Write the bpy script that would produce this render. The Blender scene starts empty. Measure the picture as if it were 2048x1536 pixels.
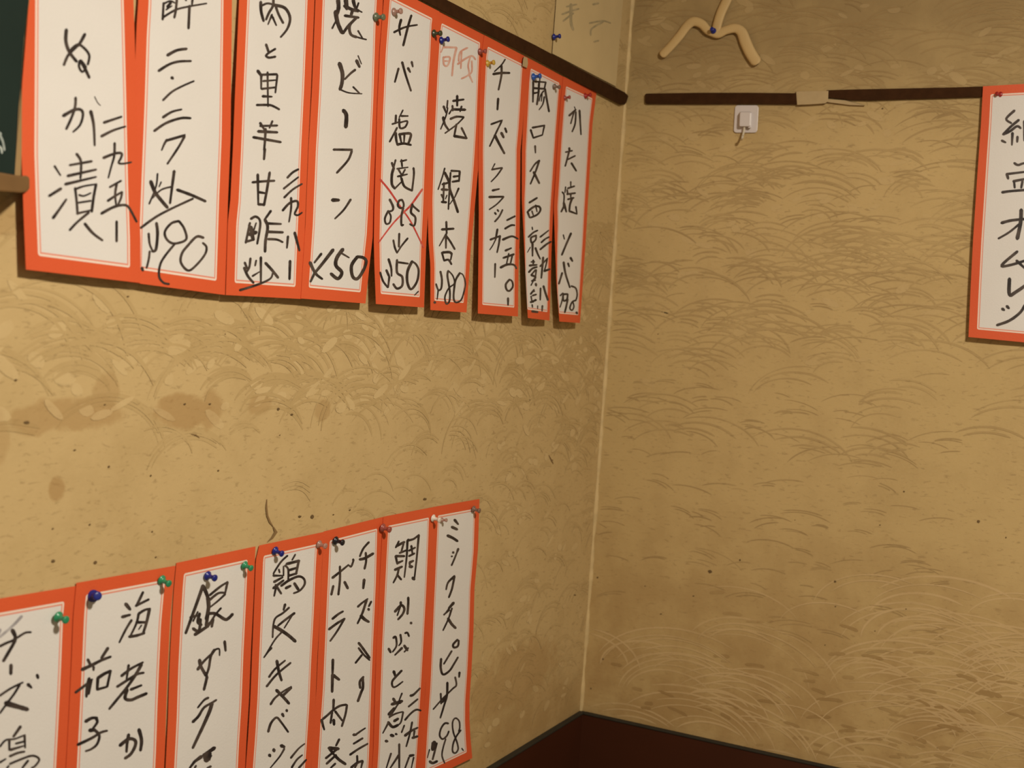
import bpy, math, random
from mathutils import Vector, Matrix

# ---------------------------------------------------------------- camera
F = 2468.0; CAM = Vector((0.8342, -2.0, 0.6720)); YAW, PITCH, ROLL = -0.4696, -0.0472, 0.0688
TRIM_Z = 1.076
dv = Vector((math.sin(YAW)*math.cos(PITCH), math.cos(YAW)*math.cos(PITCH), math.sin(PITCH)))
r0 = dv.cross(Vector((0, 0, 1))).normalized(); u0 = r0.cross(dv)
rv = r0*math.cos(ROLL) + u0*math.sin(ROLL); uv_ = -r0*math.sin(ROLL) + u0*math.cos(ROLL)
S = bpy.context.scene; COL = S.collection
cd = bpy.data.cameras.new('camera'); cam = bpy.data.objects.new('camera', cd); COL.objects.link(cam)
cd.sensor_width = 36; cd.lens = F/2048*36; cd.clip_start = 0.02
cam.matrix_world = Matrix(((rv.x, uv_.x, -dv.x, CAM.x), (rv.y, uv_.y, -dv.y, CAM.y), (rv.z, uv_.z, -dv.z, CAM.z), (0, 0, 0, 1)))
cd.dof.use_dof = True; cd.dof.focus_distance = 1.55; cd.dof.aperture_fstop = 7.5
S.camera = cam
# ---------------------------------------------------------------- world, lamps, exposure
W = bpy.data.worlds.new('world'); S.world = W; W.use_nodes = True
W.node_tree.nodes['Background'].inputs[0].default_value = (1.0, 0.86, 0.66, 1)
W.node_tree.nodes['Background'].inputs[1].default_value = 0.17
def lamp(name, loc, target, size, power, col):
    l = bpy.data.lights.new(name, 'AREA'); l.shape = 'DISK'; l.size = size; l.energy = power; l.color = col
    o = bpy.data.objects.new(name, l); COL.objects.link(o); o.location = loc
    o.rotation_euler = (Vector(target)-Vector(loc)).to_track_quat('-Z', 'Y').to_euler()
lamp('ceiling_lamp', (1.20, -1.42, 1.42), (0.80, -1.05, 0.0), 0.15, 18.8, (1.0, 0.905, 0.755))
S.view_settings.view_transform = 'Standard'; S.view_settings.look = 'None'
S.view_settings.gamma = 1; S.view_settings.use_curve_mapping = False
S.view_settings.exposure = 0.55
S.cycles.max_bounces = 6; S.cycles.transparent_max_bounces = 24

# ---------------------------------------------------------------- helpers
def ray(px, py): return dv*F + rv*(px-1024) + uv_*(768-py)
def at_left(px, py, d=0.0):                       # pixel -> point on the plane parallel to the left wall, d in front of it
    v = ray(px, py); return CAM + v*((d-CAM.x)/v.x)
def at_right(px, py, d=0.0):
    v = ray(px, py); return CAM + v*((-d-CAM.y)/v.y)
def mesh(name, verts, faces, mat, parent=None, smooth=False, mats=None, midx=None):
    me = bpy.data.meshes.new(name); me.from_pydata([tuple(v) for v in verts], [], faces)
    for m in (mats or [mat]): me.materials.append(m)
    if midx: me.polygons.foreach_set('material_index', midx)
    if smooth: me.polygons.foreach_set('use_smooth', [True]*len(me.polygons))
    me.update(); o = bpy.data.objects.new(name, me); COL.objects.link(o)
    if parent: o.parent = parent
    return o
def tag(o, label, cat, group=None):
    o['label'] = label; o['category'] = cat
    if group: o['group'] = group
    return o
def struct(o): o['kind'] = 'structure'; return o
def stuff(o): o['kind'] = 'stuff'; return o
def prism(name, front, back, mat, parent=None, smooth=False):      # closed solid between two rings of points
    n = len(front); V = list(front)+list(back)
    Fc = [tuple(range(n)), tuple(range(2*n-1, n-1, -1))]+[(i, i+n, (i+1) % n+n, (i+1) % n) for i in range(n)]
    o = mesh(name, V, Fc, mat, parent, smooth); bm_fix(o); return o
def bm_fix(o):
    import bmesh
    b = bmesh.new(); b.from_mesh(o.data); bmesh.ops.recalc_face_normals(b, faces=b.faces); b.to_mesh(o.data); b.free()
def bevel(o, w, n=2):
    m = o.modifiers.new('bevel', 'BEVEL'); m.width = w; m.segments = n; m.limit_method = 'ANGLE'; return o
def box(name, a, b, mat, parent=None, bev=0):
    x0, y0, z0 = a; x1, y1, z1 = b
    o = prism(name, [(x0,y0,z0),(x1,y0,z0),(x1,y1,z0),(x0,y1,z0)], [(x0,y0,z1),(x1,y0,z1),(x1,y1,z1),(x0,y1,z1)], mat, parent)
    if bev: bevel(o, bev)
    return o

# ---------------------------------------------------------------- materials
class NT:
    def __init__(s, name, rough=0.8, spec=0.3):
        s.m = bpy.data.materials.new(name); s.m.use_nodes = True; s.t = s.m.node_tree; s.b = s.t.nodes['Principled BSDF']
        s.b.inputs['Roughness'].default_value = rough; s.b.inputs['Specular IOR Level'].default_value = spec
    def n(s, typ, **k):
        nd = s.t.nodes.new(typ)
        for a, v in k.items():
            if a.startswith('_'): nd.inputs[int(a[1:])].default_value = v
            else: setattr(nd, a, v)
        return nd
    def l(s, a, b): s.t.links.new(a, b)
    def mth(s, op, a, b=None, c=None, clamp=False):
        nd = s.n('ShaderNodeMath', operation=op); nd.use_clamp = clamp
        for i, v in enumerate((a, b, c)):
            if v is None: continue
            if isinstance(v, (int, float)): nd.inputs[i].default_value = v
            else: s.l(v, nd.inputs[i])
        return nd.outputs[0]
    def ramp(s, v, lo, hi, a=0., b=1.):
        nd = s.n('ShaderNodeMapRange', interpolation_type='SMOOTHSTEP')
        s.l(v, nd.inputs[0])
        for i, q in enumerate((lo, hi, a, b)): nd.inputs[i+1].default_value = q
        return nd.outputs[0]
    def mix(s, f, a, b, mode='MIX'):
        nd = s.n('ShaderNodeMix', data_type='RGBA', blend_type=mode)
        for i, v in ((0, f), (6, a), (7, b)):
            if isinstance(v, tuple): nd.inputs[i].default_value = (*v, 1)
            elif isinstance(v, (int, float)): nd.inputs[i].default_value = v
            else: s.l(v, nd.inputs[i])
        return nd.outputs[2]
    def noise(s, vec, scale, detail=3, rough=.5, dist=0.):
        nd = s.n('ShaderNodeTexNoise'); nd.inputs['Scale'].default_value = scale; nd.inputs['Detail'].default_value = detail
        nd.inputs['Roughness'].default_value = rough; nd.inputs['Distortion'].default_value = dist
        s.l(vec, nd.inputs['Vector']); return nd.outputs[0]
    def pos(s): return s.n('ShaderNodeTexCoord').outputs['Object']
    def bump(s, h, strength, dist=.001):
        nd = s.n('ShaderNodeBump'); nd.inputs['Strength'].default_value = strength; nd.inputs['Distance'].default_value = dist
        s.l(h, nd.inputs['Height']); s.l(nd.outputs[0], s.b.inputs['Normal'])
    def col(s, c):
        if isinstance(c, tuple): s.b.inputs['Base Color'].default_value = (*c, 1)
        else: s.l(c, s.b.inputs['Base Color'])
def plain(name, c, rough=.6, spec=.4, var=.12, scale=60, bump=0):
    k = NT(name, rough, spec); p = k.pos(); nz = k.noise(p, scale)
    k.col(k.mix(nz, tuple(x*(1-var) for x in c), tuple(min(1, x*(1+var)) for x in c)))
    if bump: k.bump(nz, bump)
    return k.m

def wallpaper(name, side, tint=None, f=1.0):
    # tint: the colour of the grass printed on this paper, mixed over the ground colour
    k = NT(name, .75, .25); p = k.pos()
    sx = k.n('ShaderNodeSeparateXYZ'); k.l(p, sx.inputs[0]); X, Y, Z = sx.outputs
    H = Y if side == 'left' else X
    big = k.noise(p, 2.6, 3, .55); mid = k.noise(p, 11, 4, .6); fine = k.noise(p, 170, 3, .6); grain = k.noise(p, 900, 2, .6)
    base = k.mix(big, (.51, .365, .165), (.60, .435, .21)) if side == 'left' else k.mix(big, (.51, .365, .155), (.60, .43, .195))
    base = k.mix(k.ramp(mid, .42, .68, 0, .4), base, (.43, .295, .125))
    base = k.mix(k.ramp(fine, .35, .7, 0, .30), base, (.56, .40, .19))
    # fine short dark flecks pressed into the paper
    mp = k.n('ShaderNodeMapping'); k.l(p, mp.inputs[0]); mp.inputs['Scale'].default_value = (1, 1, 3.2)
    fl = k.noise(mp.outputs[0], 75, 4, .6, .6)
    base = k.mix(k.ramp(fl, .56, .70, 0, .5), base, (.30, .20, .085))
    if side == 'left':      # water and grease stains with their own outlines
        wob = k.noise(p, 22, 3, .6); wob2 = k.noise(p, 60, 3, .6)
        spots = []
        for (a, b, c, d2, s_) in STAINS:
            q = at_left((a+c)/2, (b+d2)/2); e = at_left(c, (b+d2)/2); g = at_left((a+c)/2, d2)
            spots.append((q.y, q.z, abs(e.y-q.y), abs(g.z-q.z), s_))
        tot = None
        for (cy, cz, ry, rz, s_) in spots:
            dy = k.mth('DIVIDE', k.mth('SUBTRACT', Y, cy), ry); dz = k.mth('DIVIDE', k.mth('SUBTRACT', Z, cz), rz)
            r = k.mth('ADD', k.mth('MULTIPLY', dy, dy), k.mth('MULTIPLY', dz, dz))
            r = k.mth('ADD', r, k.mth('MULTIPLY', k.mth('SUBTRACT', wob, .5), 2.6))
            r = k.mth('ADD', r, k.mth('MULTIPLY', k.mth('SUBTRACT', wob2, .5), 1.2))
            v = k.ramp(r, .55, 1.35, s_*.8, 0)
            tot = v if tot is None else k.mth('MAXIMUM', tot, v)
        base = k.mix(tot, base, (.35, .195, .065))
        grime = k.mth('MULTIPLY', k.ramp(Z, .15, .02, 0, .5), k.ramp(mid, .35, .6, .4, 1))
        base = k.mix(grime, base, (.33, .20, .07))
    else:
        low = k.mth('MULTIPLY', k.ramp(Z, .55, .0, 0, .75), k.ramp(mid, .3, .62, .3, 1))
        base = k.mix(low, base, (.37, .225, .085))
        top = k.mth('MULTIPLY', k.ramp(Z, .95, 1.2, 0, .95), k.ramp(mid, .3, .6, .7, 1))  # darker print above the rail, plus upward light falloff mixed into the colour
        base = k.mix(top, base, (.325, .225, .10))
    if tint: base = k.mix(k.mth('MULTIPLY', k.ramp(k.noise(p, 7, 3, .6), .3, .6, .35, 1), f), base, tint)
    k.col(base)
    h = k.mth('ADD', k.mth('MULTIPLY', fine, .6), k.mth('ADD', k.mth('MULTIPLY', grain, .25), k.mth('MULTIPLY', mid, 1.5)))
    k.bump(h, .35, .0012)
    return k.m
STAINS = [(18, 810, 125, 870, .55), (75, 790, 240, 862, .6), (185, 745, 235, 830, .45), (308, 790, 445, 855, .7), (395, 780, 445, 862, .6),
          (495, 790, 540, 832, .45), (628, 800, 660, 842, .5), (95, 948, 130, 1000, .7), (-60, 390, 44, 470, .5), (-40, 820, 20, 940, .4),
          (560, 600, 660, 640, .25), (950, 1290, 1110, 1420, .55), (1000, 1370, 1150, 1500, .35)]

def print_material(wm, hm):          # the printed paper: orange-red border, white keyline, thin red line, white field (flat print)
    k = NT('printed_paper', .55, .3)
    uv = k.n('ShaderNodeTexCoord').outputs['UV']; sx = k.n('ShaderNodeSeparateXYZ'); k.l(uv, sx.inputs[0])
    mg, rad = .0128, .0025
    ax = k.mth('SUBTRACT', k.mth('ABSOLUTE', k.mth('SUBTRACT', k.mth('MULTIPLY', sx.outputs[0], wm), wm/2)), wm/2-mg-rad)
    ay = k.mth('SUBTRACT', k.mth('ABSOLUTE', k.mth('SUBTRACT', k.mth('MULTIPLY', sx.outputs[1], hm), hm/2)), hm/2-mg-rad)
    qx = k.mth('MAXIMUM', ax, 0); qy = k.mth('MAXIMUM', ay, 0)
    d = k.mth('ADD', k.mth('SQRT', k.mth('ADD', k.mth('MULTIPLY', qx, qx), k.mth('MULTIPLY', qy, qy))), k.mth('MINIMUM', k.mth('MAXIMUM', ax, ay), 0))
    d = k.mth('SUBTRACT', d, rad)
    p = k.pos(); nz = k.noise(p, 9, 3); g = k.noise(p, 500, 2)
    white = k.mix(nz, (.700, .670, .640), (.765, .740, .710)); org = k.mix(nz, (.66, .092, .028), (.73, .118, .038))
    pink = (.76, .27, .19)
    c = k.mix(k.ramp(d, -.0036, -.0031), white, pink)
    c = k.mix(k.ramp(d, -.0021, -.0017), c, (.84, .70, .60))
    c = k.mix(k.ramp(d, -.0002, .0002), c, org)
    k.col(c); k.bump(k.mth('ADD', k.mth('MULTIPLY', nz, 4), g), .25, .0008)
    k.b.inputs['Subsurface Weight'].default_value = 0
    return k.m
def ink_material(name, a, b, alpha=1.0):
    k = NT(name, .5, .3); p = k.pos(); nz = k.noise(p, 55, 3, .6)
    k.col(k.mix(k.ramp(nz, .35, .7), a, b))
    if alpha < 1: k.b.inputs['Alpha'].default_value = alpha
    return k.m
M_print = print_material(.127, .38)
M_ink = ink_material('black_ink', (.022, .016, .015), (.085, .062, .050))
M_pale = ink_material('faint_ink', (.62, .30, .23), (.68, .44, .36))
M_grey = ink_material('grey_ink', (.32, .30, .31), (.50, .48, .48))
M_red = ink_material('red_ink', (.52, .045, .04), (.66, .14, .11))
M_pencil = ink_material('pencil', (.34, .28, .16), (.46, .37, .21))
M_chalk = ink_material('chalk', (.5, .55, .5), (.25, .3, .28))
M_trim = plain('dark_stained_wood', (.046, .0185, .0065), .8, .08, .35, 90, .4)
M_panel = plain('maroon_lacquer', (.050, .013, .005), .32, .5, .2, 8)
M_cap = plain('grey_cap', (.034, .029, .020), .7, .15, .3, 40)
M_wood = plain('ledge_wood', (.17, .09, .03), .6, .3, .35, 25, .3)
M_frame = plain('board_frame_wood', (.30, .19, .08), .6, .3, .3, 30, .2)
M_board = plain('green_chalkboard', (.010, .022, .017), .7, .2, .25, 14)
M_old = plain('yellowed_paper', (.60, .46, .24), .7, .25, .10, 14, .2)
M_tape = plain('masking_tape', (.46, .34, .18), .6, .3, .12, 60, .1)
M_bead = plain('pale_bead', (.60, .44, .215), .6, .3, .25, 50, .3)
M_cream = plain('cream_wood', (.60, .42, .19), .55, .35, .08, 30)
M_hook = plain('white_plastic', (.66, .60, .58), .35, .5, .04, 20)
M_metal = plain('hook_metal', (.62, .55, .42), .35, .6, .1, 20)
M_crack = plain('crack_brown', (.23, .14, .06), .9, .1, .3, 80)
M_hole = plain('hole_dark', (.15, .095, .042), .9, .1, .3, 80)
M_floor = plain('tatami', (.40, .32, .15), .8, .2, .2, 40, .3)
M_ceil = plain('ceiling_board', (.42, .31, .17), .8, .2, .15, 8)
def plastic(name, c, trans=0.0):
    k = NT(name, .3, .5); k.col(c); k.b.inputs['Transmission Weight'].default_value = trans; return k.m
PINC = dict(blue=plastic('blue_plastic', (.012, .020, .20)), bright=plastic('bright_blue_plastic', (.02, .09, .38)), green=plastic('green_plastic', (.03, .26, .12)),
            sage=plastic('grey_green_plastic', (.13, .15, .09)), dim=plastic('dark_green_plastic', (.045, .05, .022)), yellow=plastic('yellow_plastic', (.52, .34, .05)),
            red=plastic('red_plastic', (.36, .02, .02)), black=plastic('black_plastic', (.012, .012, .018)), white=plastic('white_pin_plastic', (.72, .66, .58)),
            clear=plastic('clear_plastic', (.62, .40, .33), .55), rose=plastic('rose_plastic', (.42, .10, .08), .3), brown=plastic('brown_plastic', (.24, .15, .11), .2))

# ---------------------------------------------------------------- the setting
XW, YW, ZB, ZT = 3.2, -3.4, -0.95, 1.85
Wl = struct(mesh('wall_left', [(0, YW, -.30), (0, .0, -.30), (0, .0, ZT), (0, YW, ZT)], [(0, 1, 2, 3)], wallpaper('wallpaper_left', 'left')))
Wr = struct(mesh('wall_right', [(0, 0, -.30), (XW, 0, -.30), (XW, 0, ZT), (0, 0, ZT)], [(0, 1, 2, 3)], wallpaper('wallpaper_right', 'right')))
struct(box('floor', (-.05, YW, ZB-.05), (XW, .05, ZB), M_floor))
struct(box('ceiling', (-.05, YW, ZT), (XW, .05, ZT+.05), M_ceil))
# wainscot panels below the paper, each with a grey cap
a = struct(box('baseboard_left', (-.02, YW, ZB), (.0075, 0.0, -.0035), M_panel)); 
struct(box('trim_4', (-.02, YW, -.0035), (.0095, .0, .0), M_cap, None, .0008))
b = struct(box('baseboard_right', (.0075, -.0075, ZB), (XW, .02, -.0035), M_panel))
struct(box('trim_5', (.0095, -.0095, -.0035), (XW, .02, .0), M_cap, None, .0012))

# corner bead: uneven pale paper fold running up the corner
rnd = random.Random(3)
V = []; Fc = []; nz_ = 150; NA = 6
for i in range(nz_+1):
    z = ZT*i/nz_; w = .0044*(1+.22*math.sin(i*.7)+.2*rnd.uniform(-1, 1)); 
    for j in range(NA+1):
        t = j/NA*math.pi/2
        V.append((.0002+w*math.cos(t)*1.0, -.0002-w*math.sin(t)*1.0, z))
for i in range(nz_):
    for j in range(NA):
        a_ = i*(NA+1)+j; Fc.append((a_, a_+1, a_+NA+2, a_+NA+1))
struct(mesh('trim_3', V, Fc, M_bead, None, True))

# dark picture rails: traced edges, then given their thickness
def rail(name, fn, top, bot, th):
    pts = top+bot[::-1]
    struct(bevel(prism(name, [fn(x, y, th) for x, y in pts], [fn(x, y, -.002) for x, y in pts], M_trim), .0012))
rail('trim_1', at_left, [(560, -172), (894, 0), (980, 45), (1070, 90), (1160, 138), (1250, 185), (1257, 192)], [(560, -150), (850, 4), (950, 56), (1057, 111), (1150, 162), (1241, 210), (1252, 207)], .006)
rail('trim_2', at_right, [(1290, 189), (1293, 187), (1400, 185.5), (1500, 185.5), (1596, 186.5)], [(1290, 206), (1294, 208), (1400, 208.5), (1500, 208), (1596, 209)], .006)
rail('trim_6', at_right, [(1652, 180.5), (1700, 179), (1800, 177), (1900, 175), (1990, 172), (2300, 158)], [(1652, 195), (1700, 200), (1740, 201), (1800, 199), (1900, 196), (1990, 193), (2300, 179)], .006)

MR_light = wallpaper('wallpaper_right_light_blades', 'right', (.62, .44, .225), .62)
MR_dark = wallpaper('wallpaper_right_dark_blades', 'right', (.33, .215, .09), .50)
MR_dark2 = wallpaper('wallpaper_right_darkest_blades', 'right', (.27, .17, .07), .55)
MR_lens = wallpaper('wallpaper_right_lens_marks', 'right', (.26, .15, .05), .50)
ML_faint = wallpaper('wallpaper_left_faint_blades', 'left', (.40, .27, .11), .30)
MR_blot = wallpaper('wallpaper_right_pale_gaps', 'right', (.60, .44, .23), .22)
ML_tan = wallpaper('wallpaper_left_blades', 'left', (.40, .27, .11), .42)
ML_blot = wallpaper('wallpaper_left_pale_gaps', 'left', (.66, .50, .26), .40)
# wallpaper pattern: tufts of bending grass printed on the paper
def ribbon(V, Fc, pts, w0, w1, place):
    n = len(pts); b0 = len(V)
    for i, (x, z) in enumerate(pts):
        x0, z0 = pts[max(0, i-1)]; x1, z1 = pts[min(n-1, i+1)]
        l = math.hypot(x1-x0, z1-z0) or 1; t = i/(n-1); w = (w0+(w1-w0)*t)/2*min(1, .25+6*t, .25+6*(1-t))
        nx, nz = -(z1-z0)/l*w, (x1-x0)/l*w
        V.append(place(x+nx, z+nz)); V.append(place(x-nx, z-nz))
    for i in range(n-1): Fc.append((b0+2*i, b0+2*i+1, b0+2*i+3, b0+2*i+2))
def domes(name, parent, mat, n, hr, zr, R, width, seed, place, dens=None, flat=.78, lines=(2, 4), span=(.45, 1.15), step=None):
    # nested bending blades: shallow concentric arches that cross their neighbours
    rd = random.Random(seed); V = []; Fc = []
    for _ in range(n):
        h, z = rd.uniform(hr[0]-.05, hr[1]+.05), rd.uniform(*zr)
        if dens and rd.random() > dens(h, z): continue
        r_ = rd.uniform(*R); mid = math.pi/2+rd.uniform(-.45, .45); sh = rd.choice((-1, 1))*rd.uniform(.0, .14)*r_; st = (step or rd.uniform(.05, .13))*rd.uniform(.7, 1.3)
        for kk in range(rd.randint(*lines)):
            rr = r_*(1-st*kk); a0 = mid-rd.uniform(*span); a1 = mid+rd.uniform(*span); fl = flat*rd.uniform(.93, 1.07); w = width*rd.uniform(.6, 1.15)
            pts = [(h+sh*kk+rr*math.cos(a0+(a1-a0)*i/14), z+fl*(rr*math.sin(a0+(a1-a0)*i/14)-r_)) for i in range(15)]
            pts = [q for q in pts if hr[0] <= q[0] <= hr[1] and q[1] > .002]
            if len(pts) > 3: place.next(); ribbon(V, Fc, pts, w, w*.75, place)
    return stuff(mesh(name, V, Fc, mat, parent))
class Sheet:            # printed blades lie a hair proud of the paper, each on a level of its own so that none are coplanar
    def __init__(self, side, seed): self.s = side; self.r = random.Random(seed); self.next()
    def next(self): self.d = self.r.uniform(.00012, .0005)
    def __call__(self, h, z): z = max(z, .001); return (self.d, h, z) if self.s == 'L' else (h, -self.d, z)
_sd = [100]
def plR(): _sd[0] += 1; return Sheet('R', _sd[0])
def plL(): _sd[0] += 1; return Sheet('L', _sd[0])
LOWR = lambda h, z: max(.0, min(1, (.30+.26*min(1, h/1.)-z)/.34))*(.35+.65*min(1, h/.7))
domes('wallpaper_pattern', Wr, MR_light, 190, (.006, 1.25), (.0, .54), (.085, .17), .0036, 1, plR(), LOWR, .66, (2, 4), (.6, 1.2), .13)
domes('wallpaper_pattern', Wr, MR_lens, 520, (.05, 1.25), (.0, .30), (.04, .08), .0062, 31, plR(), lambda h, z: max(0, 1-z/.28)*min(1, h/.6), .55, (1, 1), (.12, .34))
domes('wallpaper_pattern', Wr, MR_light, 130, (.2, 1.25), (.0, .36), (.08, .15), .0036, 11, plR(), LOWR, .66, (1, 3), (.6, 1.2), .16)
domes('wallpaper_pattern', Wr, MR_dark, 760, (.006, 1.25), (.50, 1.46), (.05, .11), .0034, 2, plR(), lambda h, z: min(1, (z-.45)*2.6)*(1.05-.45*min(1, h/1.1)*(z < 1.05)), .72, (2, 3), (.35, 1.05), .17)
domes('wallpaper_pattern', Wr, MR_dark2, 380, (.006, 1.25), (.50, 1.46), (.04, .10), .0026, 12, plR(), lambda h, z: min(1, (z-.45)*2.4)*(1.1-.6*min(1, h/.9)*(z < 1.05)), .68, (1, 2), (.25, .8), .15)
domes('wallpaper_pattern', Wr, MR_dark2, 120, (.006, .60), (.20, .60), (.03, .09), .0020, 13, plR(), None, .7, (1, 2), (.2, .6))
UPL_ = lambda h, z: max(0, min(1, (z-.53)/.10))*(.45+.55*min(1, (h+1.7)/1.1))
domes('wallpaper_pattern', Wl, ML_tan, 620, (-1.7, -.006), (.48, .86), (.045, .10), .0044, 4, plL(), UPL_, .80, (2, 4), (.5, 1.2))
domes('wallpaper_pattern', Wl, ML_faint, 420, (-1.0, -.006), (.05, .60), (.03, .07), .0036, 5, plL(), lambda h, z: min(1, .25+(h+1.)/1.2), .85, (1, 3), (.4, 1.1))
domes('wallpaper_pattern', Wl, ML_tan, 420, (-1.3, -.006), (1.05, ZT), (.04, .09), .0040, 7, plL(), None, .8, (2, 4), (.4, 1.0))
# small pale lozenges left between the printed blades
def blots(parent, mat, n, hr, zr, place, seed, dens, asp=1.0):
    rd = random.Random(seed); V = []; Fc = []
    for _ in range(n):
        h, z = rd.uniform(*hr), rd.uniform(*zr)
        if rd.random() > dens(h, z): continue
        a_, b_, t0 = rd.uniform(.006, .017)*asp, rd.uniform(.003, .007), rd.uniform(-.7, .7); b0 = len(V); place.next()
        for i in range(10):
            t = i/10*2*math.pi; x = a_*math.cos(t)*(1+.1*rd.uniform(-1, 1)); y = b_*math.sin(t)
            V.append(place(min(max(h+x*math.cos(t0)-y*math.sin(t0), hr[0]), hr[1]), z+x*math.sin(t0)+y*math.cos(t0)))
        Fc.append(tuple(range(b0, b0+10)))
    stuff(mesh('wallpaper_pattern', V, Fc, mat, parent))
blots(Wr, MR_blot, 420, (.008, 1.2), (.55, 1.35), plR(), 21, lambda h, z: min(1, (z-.5)*1.8))
blots(Wl, ML_blot, 260, (-1.6, -.008), (.55, .72), plL(), 22, lambda h, z: .8, 1.1)
blots(Wl, ML_blot, 160, (-.4, -.008), (.02, .6), plL(), 23, lambda h, z: .5, .9)

# nail holes, scars and specks
HL = [(32, 760, 4), (54, 845, 9), (150, 900, 4), (218, 933, 4), (302, 951, 4), (437, 941, 3), (600, 1033, 4), (106, 1057, 4), (180, 1049, 3), (305, 1063, 3), (625, 1033, 7), (667, 1029, 3), (312, 1114, 3),
      (191, 1125, 6), (107, 1122, 6), (557, 818, 5), (584, 829, 4), (391, 870, 4), (451, 668, 2), (210, 809, 3), (420, 808, 3), (370, 808, 4), (256, 593, 4), (1215, 166, 2), (700, 1020, 3), (560, 870, 2), (850, 998, 5), (1240, 970, 2), (1105, 920, 2), (1150, 1190, 3), (1090, 670, 2), (1060, 800, 2)]
HR = [(1420, 1143, 6), (1387, 1192, 3), (1322, 1228, 3), (1290, 1172, 2), (1480, 1120, 4), (1670, 1163, 4), (1671, 1213, 2), (1812, 1218, 3), (1957, 1043, 5), (1182, 1377, 3), (1206, 1318, 3), (1197, 968, 3), (1195, 1155, 3),
      (1765, 207+10, 3), (1808, 983, 3), (1650, 1290, 2), (1750, 1262, 2), (1590, 1040, 2), (2012, 1075, 3), (1316, 668, 2), (1760, 1050, 2)]
def holes(parent, fn, L):
    rd = random.Random(5); V = []; Fc = []
    for x, y, r_ in L:
        b0 = len(V); sx_, sy_ = rd.uniform(.7, 1.3), rd.uniform(.5, .9)
        for i in range(10):
            t = i/5*math.pi; k_ = r_*rd.uniform(.75, 1.1)/1.5; V.append(fn(x+k_*sx_*math.cos(t), y+k_*sy_*math.sin(t), .0009))
        Fc.append(tuple(range(b0, b0+10)))
    stuff(mesh('nail_holes', V, Fc, M_hole, parent))
holes(Wl, at_left, HL); holes(Wr, at_right, HR)
V = []; Fc = []
ribbon(V, Fc, [(534, 998), (533, 1015), (535, 1032), (540, 1044), (547, 1054)], 3.5, 4, lambda x, y: at_left(x, y, .0010))
ribbon(V, Fc, [(547, 1054), (552, 1064), (545, 1075), (535, 1084)], 9, 3, lambda x, y: at_left(x, y, .0010))
ribbon(V, Fc, [(382, 868), (392, 870), (400, 876)], 3, 2, lambda x, y: at_left(x, y, .0010))
ribbon(V, Fc, [(1098, 910), (1103, 920), (1107, 928)], 2, 2, lambda x, y: at_left(x, y, .0010))
stuff(mesh('plaster_crack', V, Fc, M_crack, Wl))

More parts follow.
